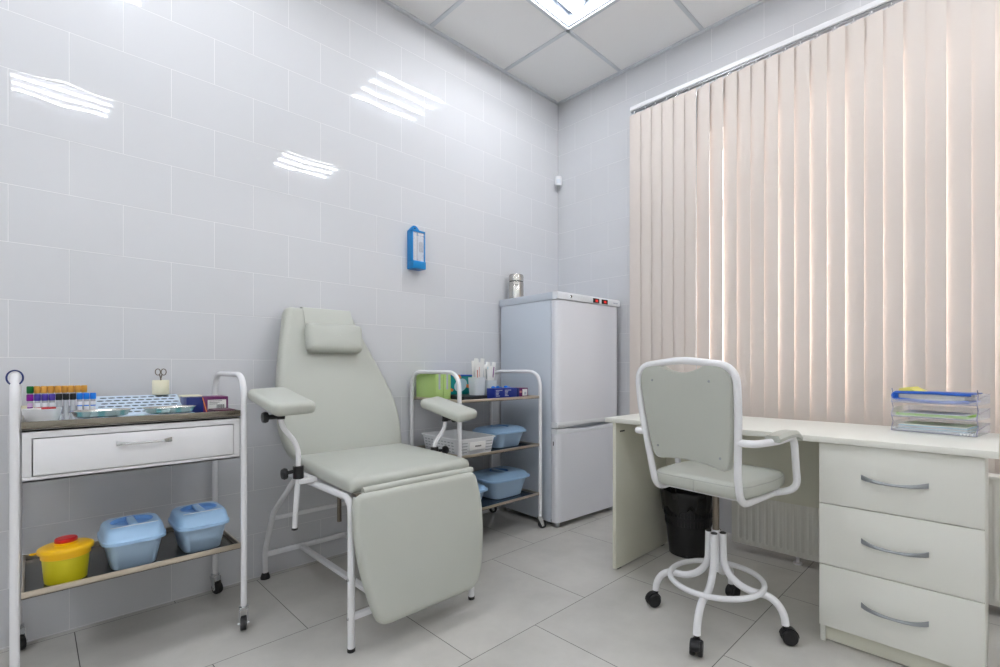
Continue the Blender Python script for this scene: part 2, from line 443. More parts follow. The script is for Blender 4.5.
# drawer cabinet
t = thing('drawer_cabinet', 'white three-drawer cabinet under the right end of the desk', 'drawer cabinet', (2.039, -.885, 0))
W_ = .44; m = MB()
m.box((0, .018, 0), (.016, .48, .714), 'desk_white', .001); m.box((W_-.016, .018, 0), (W_, .48, .714), 'desk_white', .001)
m.box((.016, .465, .06), (W_-.016, .48, .70), 'desk_white', .001); m.box((.016, .03, .69), (W_-.016, .465, .706), 'desk_white', .001); m.box((.016, .03, .06), (W_-.016, .465, .076), 'desk_white', .001)
m.build('body', t)
m = MB(); m.box((.016, .03, .004), (W_-.016, .046, .06), 'desk_panel', .001); m.build('plinth', t)
for z0, z1 in ((.500, .712), (.283, .497), (.064, .280)):
    m = MB(); m.box((.001, 0, z0), (W_-.001, .017, z1), 'desk_white', .0012); m.box((.022, .017, z0+.03), (W_-.022, .43, z1-.03), 'desk_panel', .001)
    d = m.build('drawer', t)
    zc = z0+(z1-z0)*.5
    m = MB(); L_ = []
    for k in range(19):
        s_ = k/18*2-1; x = .219+.090*s_; y = -.020*(1-s_**4)-.001; z = zc+.003-.010*(1-s_*s_); hh = .0035+.0042*abs(s_)**1.5
        L_.append([Vector((x, y-.005, z-hh)), Vector((x, y, z-hh*1.1)), Vector((x, y+.0015, z)), Vector((x, y, z+hh*1.1)), Vector((x, y-.005, z+hh)), Vector((x, y-.007, z))])
    m.loft(L_, 'handle_grey')
    m.build('handle', d)

# ------------------------------------------------------------------ letter trays + folders
LT = thing('letter_tray', 'three-tier clear acrylic letter tray on the right end of the desk', 'letter tray', (2.205, -.535, .738), radians(-9))
TW, TD = .25, .20
for k, z in enumerate((.002, .056, .110)):
    m = MB()
    m.box((0, 0, z), (TW, TD, z+.003), 'clear_acrylic', .0005)
    m.box((0, TD-.003, z), (TW, TD, z+.035), 'clear_acrylic', .0005)
    m.box((0, -.002, z), (TW, .002, z+.014), 'clear_acrylic', .0005)
    for x in (0, TW-.003):
        m.prism([(0, z), (TD, z), (TD, z+.036), (.03, z+.034), (.012, z+.02), (0, z+.016)], 'x', x, x+.003, 'clear_acrylic')
    tr = m.build('tray', LT)
    m = MB()
    for x in (0, TW):
        m.tube([(x, -.002, z), (x, .002, z+.016), (x, .018, z+.034), (x, .004, z+.054)], .0016, 'acrylic_edge', 6)
    m.tube([(0, 0, z+.001), (TW, 0, z+.001)], .0014, 'acrylic_edge', 6); m.tube([(TW, 0, z+.02), (TW, TD, z+.035)], .0012, 'acrylic_edge', 6)
    m.build('tray_edge', tr)
m = MB()
for k in range(4): m.prism([(.205+k*.009, .004), (.2115+k*.009, .004), (.2115+k*.009, .010), (.205+k*.009, .010)], 'y', -.0035, -.0022, 'paper')
m.build('embossed_mark', LT)
# folders lie in the trays, each a thing
def at_tray(p): return LT.matrix_basis @ Vector(p)
bpy.context.view_layer.update()
def traything(name, label, cat, z, group=None): return thing(name, label, cat, at_tray((.02, .012, z)), radians(-9), group)
t = traything('folder', 'blue plastic folder full of papers in the top letter tray', 'folder', .1145)
m = MB()
m.tube(fillet([(.20, -.004, .004), (.1, -.004, .001), (-.012, -.004, .007), (-.016, -.004, .016), (-.012, -.004, .026), (.1, -.004, .027), (.205, -.004, .024)], .008), .0042, 'folder_blue', 8)
m.box((-.012, -.003, .001), (.20, .165, .004), 'folder_blue', .001); m.box((-.012, -.003, .024), (.205, .165, .027), 'folder_blue', .001)
m.cyl((-.012, -.004, .016), (-.012, .165, .016), .0115, 'folder_blue', 12)
m.build('cover', t)
m = MB()
for k in range(6): m.box((.0, -.002+.002*(k % 3), .0052+.003*k), (.19-.004*(k % 2), .16, .0077+.003*k), 'paper', 0)
m.build('paper_stack', t); t.scale = (1.04, 1, 1.3)
o = MB(); o.prism([(0, .0), (.06, 0), (.045, .008), (.028, .018), (0, .012)], 'y', 0, .12, 'folder_yellow'); o = o.build('yellow_sheet')
tag(o, 'folded yellow sheet lying on top of the blue folder', 'paper'); o.location = at_tray((.02, .012, .1508)); o.rotation_euler = (0, 0, radians(-9))
t = traything('folder', 'thin green folder in the middle letter tray', 'folder', .060)
m = MB(); m.box((-.01, -.002, .001), (.205, .16, .0095), 'folder_green', .001); m.build('cover', t)
m = MB(); m.box((0, -.003, .0105), (.2, .15, .013), 'paper', .0005); m.build('paper_sheet', t)
t = traything('paper_stack', 'stack of white papers and clear sleeves in the bottom letter tray', 'paper', .0055)
m = MB()
for k in range(7): m.box((-.005+.002*(k % 3), 0+.002*(k % 2), .0+.0035*k), (.2+.003*(k % 2), .16, .003+.0035*k), ['paper', 'tub_line', 'pale_cloth'][k % 3], 0)
m.build('papers', t)

# ------------------------------------------------------------------ fridge
FR = thing('medical_fridge', 'tall white two-door medical fridge in the corner by the window', 'fridge', (.562, -.636, 0), radians(-3))
W_, DP = .608, .545
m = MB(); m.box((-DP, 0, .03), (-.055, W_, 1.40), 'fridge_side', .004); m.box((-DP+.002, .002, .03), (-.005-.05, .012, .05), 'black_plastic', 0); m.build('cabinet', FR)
def fdoor(z0, z1, nm):
    m = MB()
    pl = round_poly([(-.05, 0), (-.05, W_), (0-.012, W_), (0, W_-.03), (0, .03), (-.012, 0)], [.003, .003, .012, .02, .02, .012], 4)
    m.loft([[Vector((p.x, p.y, z)) for p in pl] for z in (z0, z0+.004, z1-.004, z1)], 'fridge_white')
    return m.build(nm, FR)
up = fdoor(.648, 1.396, 'door'); lo = fdoor(.035, .575, 'door')
# moulded grip strips, bowed towards each other
for nm, zb, zt, up_ in (('grip', .612, .648, up), ('grip', .575, .606, lo)):
    m = MB(); L_ = []
    for k in range(13):
        y = W_*k/12; s_ = k/12
        cut = .012*max(0, sin(pi*min(1, max(0, (s_-.12)/.75))))
        z0_, z1_ = (zb+cut, zt) if up_ is up else (zb, zt-cut)
        L_.append([Vector((-.05, y, z0_)), Vector((-.002, y, z0_)), Vector((.003, y, (z0_+z1_)/2)), Vector((0, y, z1_)), Vector((-.05, y, z1_))])
    m.loft(L_, 'fridge_trim'); m.build(nm, up_)
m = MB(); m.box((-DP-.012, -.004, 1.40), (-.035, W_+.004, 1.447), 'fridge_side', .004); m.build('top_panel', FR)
m = MB(); m.prism(round_poly([(-.036, 1.40), (.008, 1.40), (.008, 1.438), (-.002, 1.447), (-.036, 1.447)], .004, 3), 'y', -.004, W_+.004, 'fridge_trim'); cp = m.build('control_panel', FR)
for y in (.325, .412):
    m = MB(); m.box((.007, y, 1.405), (.0095, y+.062, 1.435), 'black_glass', .001); m.box((.0095, y+.022, 1.412), (.0102, y+.048, 1.427), 'led_red', 0); m.build('temperature_display', cp)
m = MB(); m.cyl((.007, .115, 1.424), (.011, .115, 1.424), .010, 'chrome', 16); m.box((.0112, .113, 1.418), (.0118, .117, 1.430), 'black_glass', 0); m.build('lock', cp)
m = MB(); m.box((.0078, .535, 1.418), (.0086, .585, 1.424), 'print_grey', 0); m.build('maker_strip', cp)
m = MB(); m.box((-.035, -.0012, .505), (-.028, 0, .53), 'black_plastic', .001); m.build('side_plug', FR)
for x, y in ((-.04, .04), (-.04, W_-.04), (-DP+.04, .04), (-DP+.04, W_-.04)):
    m = MB(); m.cyl((x, y, 0), (x, y, .032), .017, 'grey_plastic', 14); m.build('foot', FR)
# thermos
t = thing('thermos_flask', 'brushed steel thermos flask standing on top of the fridge', 'thermos flask', (.075, -.515, 1.447))
m = MB(); m.lathe([(.048, 0), (.051, .003), (.051, .122), (.049, .125)], 'steel', 32); m.build('body', t)
m = MB(); m.lathe([(.0485, .125), (.049, .131)], 'black_plastic', 32); m.build('seal_ring', t)
m = MB(); m.lathe([(.049, .131), (.051, .133), (.051, .168), (.046, .178), (.03, .181)], 'steel', 32); m.build('lid', t)
m = MB()
for k in range(6): a = radians(-62+7*k); m.box((-.0025, .0505, .098), (.0025, .0518, .1035), 'ink', 0, M=Matrix.Rotation(a-pi/2, 4, 'Z'))
m.build('logo_mark', t)

# ------------------------------------------------------------------ casters
def caster(parent, x, y, rz, z_top, r=.026, brake=False):
    m = MB()
    R_ = Matrix.Translation((x, y, 0)) @ Matrix.Rotation(rz, 4, 'Z')
    m.lathe([(.012, z_top-.014), (.016, z_top-.012), (.016, z_top-.002), (.011, z_top)], 'chrome', 14, M=R_)
    for s_ in (-1, 1):
        m.prism([(-.016, z_top-.012), (.014, z_top-.012), (.022, r-.006), (.010, r-.012)], 'y', s_*.0135-.0012, s_*.0135+.0012, 'chrome', M=R_)
    m.box((-.016, -.0145, z_top-.014), (.014, .0145, z_top-.010), 'chrome', .001, M=R_)
    m.lathe([(.004, -.019), (.004, .019)], 'chrome', 8, M=R_ @ Matrix.Translation((.014, 0, r)) @ Matrix.Rotation(pi/2, 4, 'X'))
    c = m.build('caster', parent)
    m = MB(); m.lathe([(r-.006, -.010), (r-.001, -.009), (r, -.005), (r, .005), (r-.001, .009), (r-.006, .010)], 'black_rubber', 24, M=R_ @ Matrix.Translation((.014, 0, r)) @ Matrix.Rotation(pi/2, 4, 'X'))
    m.build('wheel', c)
def uframe(x0, x1, y, zt, zb, r, flat=1.0, rad=.085):
    m = MB(); m.tube(fillet([(x0, y, zb), (x0, y, zt), (x1, y, zt), (x1, y, zb)], rad, 10), r, 'white_metal', 14, up=(0, 1, 0), flat=flat)
    return m
# ------------------------------------------------------------------ left trolley
TL = thing('drawer_trolley', 'white metal trolley with drawer and steel shelf against the left tiled wall', 'trolley', (.03, -2.862, 0))
LX, LY = .414, .584
for y in (0, LY):
    uframe(0, LX, y, .955, .086, .0105).build('side_frame', TL)
for x in (0, LX):
    for y in (0, LY): caster(TL, x, y, radians(-18 if x else 20), .086)
m = MB()
m.box((.012, .014, .643), (LX, LY-.014, .650), 'white_metal', .001); m.box((.012, .014, .79), (LX, LY-.014, .798), 'white_metal', .001)
m.box((.012, .014, .643), (.02, LY-.014, .798), 'white_metal', .001)
for y in (.014, LY-.034): m.box((.012, y, .645), (LX-.0005, y+.020, .798), 'white_metal', .001)
m.box((LX-.01, .014, .772), (LX, LY-.014, .798), 'white_metal', .001); m.box((LX-.01, .014, .643), (LX, LY-.014, .659), 'white_metal', .001)
m.build('drawer_housing', TL)
m = MB(); m.box((LX-.004, .0365, .662), (LX+.008, LY-.0365, .7695), 'white_metal', .0015); m.box((.03, .04, .67), (LX-.004, LY-.04, .74), 'white_metal', .001)
d = m.build('drawer', TL)
m = MB(); L_ = []
for k in range(19):
    s_ = k/18*2-1; y = .293+.072*s_; x = LX+.010+.016*(1-s_**4); z = .735+.002*s_*s_; hh = .0032+.0045*abs(s_)**2
    L_.append([Vector((x-.002, y, z-hh)), Vector((x+.003, y, z-hh)), Vector((x+.0045, y, z)), Vector((x+.003, y, z+hh)), Vector((x-.002, y, z+hh)), Vector((x-.003, y, z))])
m.loft(L_, 'chrome')
m.build('handle', d)
def steeltray(parent, nm, x0, x1, y0, y1, z0, z1, floor_m='steel', edge_m='steel_edge'):
    m = MB(); m.box((x0, y0, z0), (x1, y1, z0+.003), floor_m, 0)
    e = .006
    m.box((x0, y0, z0), (x0+e, y1, z1), edge_m, .001); m.box((x1-e, y0, z0), (x1, y1, z1), edge_m, .001)
    m.box((x0+e, y0, z0), (x1-e, y0+e, z1), edge_m, .001); m.box((x0+e, y1-e, z0), (x1-e, y1, z1), edge_m, .001)
    return m.build(nm, parent)
steeltray(TL, 'top_tray', .004, LX+.008, .0125, LY-.0125, .7985, .822, 'steel', 'steel_brown')
steeltray(TL, 'shelf_tray', .004, LX+.008, .0125, LY-.0125, .306, .326, 'steel_dark')
ZT, ZL = .8017, .3092

# objects on the top tray -------------------------------------------------
def tube_obj(cap, lab, label):
    t = thing('blood_tube', label, 'blood tube', group='capped blood collection tubes')
    m = MB(); m.lathe([(.003, 0), (.0055, .002), (.0065, .007), (.0065, .080), (.006, .082)], 'tube_glass', 14); m.lathe([(.0067, .028), (.0067, .066)], lab, 14, cap0=False, cap1=False)
    if cap == 'cap_blue' or cap == 'cap_magenta': m.lathe([(.0069, .048), (.0069, .052)], cap, 14, cap0=False, cap1=False)
    m.build('vial', t)
    m = MB(); m.lathe([(.0075, .074), (.0085, .076), (.0085, .095), (.0075, .098)], cap, 16); m.build('cap', t)
    return t
XF, XB = .215, .165
rk = thing('test_tube_rack', 'white stepped tube rack behind the white bowl on the drawer trolley', 'tube rack', (.19, -2.757, ZT))
m = MB(); m.box((-.05, -.085, 0), (.05, .083, .003), 'white_plastic', .001); m.build('base', rk)
m = MB(); m.box((-.05, -.085, .003), (-.002, .083, .0185), 'white_plastic', .001); m.build('step', rk)
for s_ in (-1, 1):
    m = MB(); y = -.083 if s_ < 0 else .079
    m.box((-.05, y, .003), (.05, y+.003, .034), 'white_plastic', .0005); m.build('end_wall', rk)
protos = {}
CN = dict(cap_green='green', cap_amber='amber', cap_magenta='magenta', cap_violet='violet', cap_black='black', cap_blue='bright blue')
def put_tube(cap, sz, lab, x, y, z, label):
    if cap not in protos: t = protos[cap] = tube_obj(cap, lab, label)
    else: t = copy_tree(protos[cap])
    t.location = (x, y, z); t['label'] = label
    t.rotation_euler = (0, 0, radians(-38)); t.scale = (.97, .97, sz)
front = ['cap_magenta']+['cap_violet']*3+['cap_black']*3+['cap_blue']*3
cnt = {}
for i, c_ in enumerate(front):
    k = cnt.get(c_, 0); cnt[c_] = k+1
    lbl = 'magenta-capped blood tube at the left end of the front rack row' if c_ == 'cap_magenta' else f'{CN[c_]}-capped blood tube, {ORD[k]} of its colour from the left in the front row'
    put_tube(c_, .90, {'cap_magenta': 'tube_label_pink', 'cap_violet': 'tube_label', 'cap_black': 'tube_glass', 'cap_blue': 'tube_label'}[c_], XF, -2.832+.0168*i, ZT+.0035, lbl)
for i in range(9):
    c_ = 'cap_green' if i == 0 else 'cap_amber'
    lbl = 'green-capped blood tube at the left end of the back rack row' if i == 0 else f'amber-capped blood tube, {ORD[i-1]} amber one from the left in the back row'
    put_tube(c_, 1.0, 'tube_label', XB, -2.832+.0164*i, ZT+.019, lbl)
def small(nm, label, cat, loc, rz=0): return thing(nm, label, cat, loc, rz)
# bowl
t = small('bowl', 'shallow white bowl at the front left corner of the trolley tray', 'bowl', (.355, -2.806, ZT))
m = MB(); pr = [(.018, 0), (.027, .002), (.036, .018), (.0425, .044), (.0445, .052), (.042, .052), (.034, .02), (.025, .006), (.005, .005)]
m.lathe(pr, 'white_plastic', 32); m.build('body', t)
t = small('wipe_packet', 'small white packet with red stripe lying in the white bowl', 'packet', (.355, -2.803, ZT+.047), radians(40))
m = MB(); m.box((-.014, -.028, 0), (.014, .028, .008), 'paper', .003); m.build('sachet', t)
m = MB(); m.box((-.010, -.018, .0082), (.012, .024, .009), 'red', 0); m.box((.0141, -.018, .003), (.0145, .024, .008), 'red', 0); m.build('printed_stripe', t)
# steel dishes with cloth
cl = MB(); cl.box((-.055, -.18, 0), (.055, .20, .004), 'teal_cloth', .001); 
for k in range(5): cl.prism([(-.16+.07*k, .004), (-.11+.07*k, .004), (-.13+.07*k, .016)], 'x', -.05, .06, 'pale_cloth')
o = cl.build('surgical_cloth'); tag(o, 'pale teal cloth spread under the steel dishes on the trolley', 'cloth'); o.location = (.355, -2.57, ZT)
for i, (y, lb) in enumerate(((-2.668, 'left of the two oval steel dishes on the teal cloth'), (-2.485, 'right of the two oval steel dishes on the teal cloth'))):
    t = small('steel_dish', lb, 'dish', (.34, y, ZT+.0165), 0); t['group'] = 'oval steel dishes on the trolley'
    a, b = .052, .078
    m = MB(); m.loft([sup(a*.6, b*.7, 2.4, 36, 0), sup(a*.8, b*.85, 2.4, 36, .004), sup(a*.93, b*.94, 2.4, 36, .018), sup(a, b, 2.4, 36, .021), sup(a*.98, b*.98, 2.4, 36, .0225), sup(a*.9, b*.92, 2.4, 36, .02), sup(a*.76, b*.82, 2.4, 36, .006), sup(a*.3, b*.3, 2.4, 36, .004)], 'steel'); m.build('pan', t)
    m = MB(); m.loft([sup(a*.66, b*.7, 2.4, 30, .0065), sup(a*.55, b*.55, 2.4, 30, .009), sup(a*.2, b*.2, 2.4, 30, .010)], 'teal_cloth'); m.build('cloth_lining', t)
# light blue perforated rack, tilted top
t = small('perforated_rack', 'pale blue plastic rack with rows of oval holes behind the steel dishes', 'tube rack', (.14, -2.547, ZT))
n_ = Vector((.06, 0, .09))
m = MB(); hy = .125
sl = [(-.075, .0), (.115, .0), (.115, .012), (-.06, .072), (-.075, .072)]
m.prism(round_poly(sl, .003, 2), 'y', -hy, hy, 'rack_blue'); bd = m.build('body', t)
m = MB(); a0 = Vector((.112, 0, .0135)); b0 = Vector((-.055, 0, .0708)); dd = (b0-a0)
N_ = Vector((-dd.z, 0, dd.x)).normalized(); N_ = N_ if N_.z > 0 else -N_
for r_ in range(6):
    c0 = a0+dd*((r_+.7)/6.3)
    for k in range(10):
        yy = -hy+.016+.0232*k+(.010 if r_ % 2 else 0)
        cc = c0+Vector((0, yy, 0))+N_*.0004
        u_ = dd.normalized()
        m.add([cc+u_*(.0056*sin(2*pi*q/12))+Vector((0, .0102*cos(2*pi*q/12), 0)) for q in range(12)], [list(range(12))], 'rack_hole')
m.build('hole_rows', bd, smooth=False)
# gauze roll with scissors
t = small('tape_roll', 'cream tape roll standing on the pale blue rack', 'tape roll', (.0835, -2.474, ZT+.0725))
m = MB(); m.lathe([(.012, .0), (.0255, .0), (.027, .002), (.027, .055), (.0255, .057), (.012, .057)], 'cream', 30, cap0=False, cap1=False); m.lathe([(.012, .057), (.012, 0)], 'cream', 30, cap0=False, cap1=False); m.build('roll', t)
t = small('scissors', 'small steel scissors standing handles-up in the cream tape roll', 'scissors', (.0835, -2.474, ZT+.1), radians(-45))
m = MB()
for s_ in (-1, 1):
    m.tube([Vector((.0015*s_, s_*.0125+.010*cos(2*pi*k/18), .062+.0125*sin(2*pi*k/18))) for k in range(18)], .0017, 'dark_metal', 6, closed=True)
    m.tube([(.0015*s_, s_*.006, .052), (.0012*s_, 0, .032), (0.001*s_, -s_*.003, -.02)], .002, 'dark_metal', 6)
m.build('body', t)
# boxes
t = small('glove_box', 'navy and purple carton with barcode label at the right of the trolley tray', 'box', (.215, -2.362, ZT), radians(0))
m = MB(); m.box((-.055, -.062, 0), (.055, -.008, .065), 'navy', .001); m.box((-.055, -.008, 0), (.055, .075, .065), 'purple_box', .001); m.build('carton', t)
m = MB(); m.box((.0552, .006, .014), (.0556, .068, .053), 'paper', 0)
for k in range(9): m.box((.0557, .036+.003*k, .018), (.0559, .0375+.003*k+.0006*(k % 2), .034), 'ink', 0)
for k in range(3): m.box((.0557, .012, .048-.006*k), (.0559, .054-.008*k, .0495-.006*k), 'ink', 0)
m.build('barcode_label', t)
m = MB(); m.prism([(-.012, .064), (-.009, .064), (.006, .001), (.002, .001)], 'x', .0551, .0554, 'orange'); m.build('orange_stripe', t)
o = MB(); o.box((-.04, -.035, 0), (.03, .03, .006), 'cream', .002); o = o.build('cream_pad'); tag(o, 'cream gauze pad lying on the navy carton', 'gauze pad'); o.location = (.20, -2.395, ZT+.0655)
o = MB(); o.prism(round_poly([(-.05, -.035), (.05, -.035), (.05, .03), (-.05, .03)], .008, 3), 'z', 0, .022, 'dark_red'); o = o.build('dark_red_case'); tag(o, 'low dark red case in the right back corner of the trolley tray', 'case'); o.location = (.355, -2.328, ZT)
# tourniquet
t = thing('tourniquet_loop', 'dark blue rubber loop hung over the left trolley post', 'tourniquet', (.428, -2.862, .955))
m = MB(); m.tube([Vector((.0, .0165*cos(2*pi*k/28), -.004+.0215*sin(2*pi*k/28))) for k in range(28)], .0022, 'band_blue', 8, closed=True); m.build('band', t)
o = MB(); o.lathe([(.006, 0), (.008, .002), (.016, .045), (.017, .047), (.015, .046), (.006, .004)], 'cream', 20); o = o.build('paper_cup'); tag(o, 'cream paper cup behind the left post of the drawer trolley', 'cup'); o.location = (.06, -2.838, ZT)

# ------------------------------------------------------------------ lidded tubs
def make_tub(nm, label, loc, rz, L_, W_, Hh, group, lines=True):
    """L_ along local x, W_ along local y"""
    t = thing(nm, label, 'plastic tub', loc, rz, group)
    a, b = L_/2, W_/2; hb = Hh*(.68 if lines else .78)
    m = MB(); E = 5
    m.loft([sup(a*.68, b*.64, E, 48, 0), sup(a*.72, b*.69, E, 48, .004), sup(a*.90, b*.90, E, 48, hb), sup(a*.87, b*.87, E, 48, hb), sup(a*.69, b*.66, E, 48, .006)], 'blue_tub_body'); m.build('body', t)
    m = MB(); z0 = hb-.006
    ra, rb = min(a*.58, .062), min(b*.68, .058)
    if W_ > L_: pass
    m.loft([sup(a*.93, b*.93, E, 48, z0), sup(a, b, E, 48, z0), sup(a, b, E, 48, z0+.010), sup(a*.96, b*.96, E, 48, z0+.013), sup(a*.935, b*.945, E, 48, z0+(Hh-z0)*.38), sup(a*.84, b*.91, E, 48, z0+(Hh-z0)*.72), sup(a*.74, b*.87, E, 48, Hh-.006), sup(a*.66, b*.80, 4.5, 48, Hh-.0015), sup(max(a*.60, ra*1.06), b*.76, 3, 48, Hh), sup(ra, rb, 2, 48, Hh), ], 'blue_tub', cap0=False, cap1=False)
    m.loft([sup(ra, rb, 2, 48, Hh), sup(ra*.92, rb*.92, 2, 48, Hh-.012), sup(ra*.5, rb*.5, 2, 48, Hh-.014)], 'blue_recess', cap0=False)
    if lines:
        for s_ in (-1, 1): m.box((s_*a*.63-.0018, -b*.72, Hh-.0012), (s_*a*.63+.0018, b*.72, Hh+.0006), 'tub_line', 0)
    ld = m.build('lid', t)
    m = MB(); hw = min(.011, ra*.35)
    m.box((-ra*.93, -hw, Hh-.013), (ra*.93, hw, Hh+.001), 'blue_tub', .005, seg=3); m.build('grip_bar', ld)
    return t
make_tub('lidded_tub', 'blue lidded tub next to the yellow bucket on the steel shelf', (.320, -2.588, ZL), 0, .23, .172, .142, 'blue lidded tubs')
make_tub('lidded_tub', 'blue lidded tub at the right end of the steel shelf, beside the trolley post', (.308, -2.392, ZL), 0, .23, .168, .142, 'blue lidded tubs')
# yellow sharps bucket
t = thing('sharps_bucket', 'yellow round waste bucket with red cap on the steel shelf', 'bucket', (.362, -2.753, ZL))
m = MB(); m.lathe([(.050, 0), (.053, .003), (.060, .085)], 'yellow_body', 36); m.build('body', t)
m = MB(); m.lathe([(.060, .078), (.0625, .079), (.064, .1), (.062, .100)], 'yellow', 36); m.lathe([(.064, .095), (.0705, .096), (.0715, .104), (.069, .109), (.062, .1125), (.030, .115)], 'yellow', 36)
m.tube([Vector((-.0, -.077+.008*cos(2*pi*k/14), .099))+Vector((.008*sin(2*pi*k/14), 0, 0)) for k in range(14)], .002, 'yellow', 6, closed=True)
m.lathe([(.030, .113), (.031, .120), (.029, .121)], 'yellow', 30); ld = m.build('lid', t)
m = MB(); m.lathe([(.0275, .120), (.029, .122), (.029, .131), (.026, .134), (.01, .1345)], 'red', 30); m.build('cap', ld); t.scale = (.93, .93, 1)

# ------------------------------------------------------------------ donor chair
DC = thing('donor_chair', 'grey-green vinyl reclining donor chair with two arm pads at the tiled wall', 'reclining chair', (0, -1.80, 0))
def dy(y): return y+1.80
YL, YR = dy(-2.068), dy(-1.545)
m = MB()      # side rails + front legs
for y in (YL, YR):
    m.tube(fillet([(.27, y, .528), (.885, y, .528), (.885, y, .012)], .05, 8), .0125, 'white_metal', 12)
m.tube([(.30, YL, .522), (.30, YR, .522)], .0115, 'white_metal'); m.tube([(.80, YL, .522), (.80, YR, .522)], .0115, 'white_metal')
m.build('seat_frame', DC)
for y in (YL, YR):
    m = MB(); m.cyl((.885, y, 0), (.885, y, .014), .0135, 'black_rubber', 14); m.build('rubber_foot', DC)
    for z in (.25, .117):
        m = MB(); m.cyl((.885, y-.016, z), (.885, y+.016, z), .006, 'chrome', 8); m.build('bolt', DC)
for y in (YL, YR):
    m = MB(); yy = y-.012 if y < 0 else y+.012
    m.tube(fillet([(.40, yy, .520), (.14, yy, .33), (.028, yy, .13), (.028, yy, .02)], .03, 5), .0115, 'white_metal', 12)
    lg = m.build('rear_leg', DC)
    m = MB(); m.lathe([(.020, 0), (.021, .006), (.016, .022), (.013, .028)], 'black_rubber', 16, c=(.030, yy, 0)); m.build('rubber_foot', lg)
m = MB(); m.box((.018, YL-.012, .10), (.038, YR+.012, .122), 'white_metal', .003); m.box((.095, YL, .285), (.113, YR, .303), 'white_metal', .003)
m.build('rear_crossbar', DC)
m = MB(); m.box((.875, YL, .108), (.895, YR, .128), 'white_metal', .003)
for y in (dy(-1.92), dy(-1.70)): m.box((.03, y-.011, .098), (.885, y+.011, .118), 'white_metal', .003)
m.build('lower_brace', DC)
m = MB(); m.tube([(.86, YL+.02, .52), (.86, YL+.03, .34), (.90, YL+.05, .22)], .008, 'white_metal', 8); m.build('leg_rest_strut', DC)
m = MB(); m.tube([(.70, YL+.04, .52), (.70, YL+.04, .40)], .008, 'dark_metal', 10); m.build('release_lever', DC)
# backrest
nb = Vector((.965, 0, .262)).normalized(); wb = Vector((-.262, 0, .965)).normalized(); ub = Vector((0, 1, 0))
# outline in (u = along y, w = up the back)
po = [(dy(-2.035), .0), (dy(-1.505), .0), (dy(-1.497), .17), (dy(-1.525), .30), (dy(-1.592), .46), (dy(-1.652), .60), (dy(-1.70), .725), (dy(-2.008), .725), (dy(-2.03), .60), (dy(-2.058), .45), (dy(-2.078), .30), (dy(-2.078), .12)]
m = MB(); pillow(m, round_poly(po, [.05, .03, .06, .06, .06, .06, .04, .03, .06, .06, .06, .06], 4), .075, .026, 'vinyl', (.205, 0, .555), ub, wb, nb, dome=.008)
m.build('backrest', DC)
m = MB(); pillow(m, round_poly([(dy(-1.952), 0), (dy(-1.685), 0), (dy(-1.675), .140), (dy(-1.945), .140)], .028, 4), .062, .026, 'vinyl', Vector((.205, 0, .555))+wb*.488+nb*.079, ub, wb, nb, dome=.004)
hr = m.build('headrest', DC)
m = MB(); q0 = Vector((.205, 0, .555))
for y0_, y1_ in ((dy(-1.935), dy(-1.70)),):
    L_ = []
    for p in ((.60, .084), (.68, .082), (.722, .072), (.732, .05), (.728, -.004), (.60, -.006)):
        c_ = q0+wb*p[0]+nb*p[1]; L_.append([c_+ub*y0_, c_+ub*y1_, c_+ub*y1_-nb*.002, c_+ub*y0_-nb*.002])
    m.loft(L_, 'vinyl')
m.build('strap', hr)
# seat cushion
m = MB(); sp_ = [(.25, dy(-2.03)), (.60, dy(-2.065)), (.895, dy(-2.075)), (.885, dy(-1.545)), (.60, dy(-1.515)), (.25, dy(-1.505))]
pillow(m, round_poly(sp_, [.03, .05, .03, .03, .05, .03], 4), .055, .024, 'vinyl', (0, 0, .540), (1, 0, 0), (0, 1, 0), (0, 0, 1), dome=.008)
m.build('seat', DC)
m = MB(); m.tube([(.922, dy(-2.045), .555), (.922, dy(-1.80), .558), (.918, dy(-1.572), .556)], .014, 'vinyl', 12); m.box((.90, dy(-2.075), .540), (.935, dy(-2.05), .552), 'dark_metal', .002); m.build('seat_edge_roll', DC)
# leg rest
nl = Vector((1, 0, .14)).normalized(); wl = Vector((-.14, 0, 1)).normalized()
lp = [(dy(-2.02), 0), (dy(-1.61), 0), (dy(-1.575), .07), (dy(-1.55), .20), (dy(-1.545), .34), (dy(-1.567), .452), (dy(-2.08), .452), (dy(-2.09), .35), (dy(-2.075), .20), (dy(-2.045), .07)]
m = MB(); pillow(m, round_poly(lp, [.04, .04, .03, .05, .05, .03, .03, .05, .05, .03], 4), .05, .022, 'vinyl', (.962, 0, .101), ub, wl, nl, dome=.006)
m.build('leg_rest', DC)
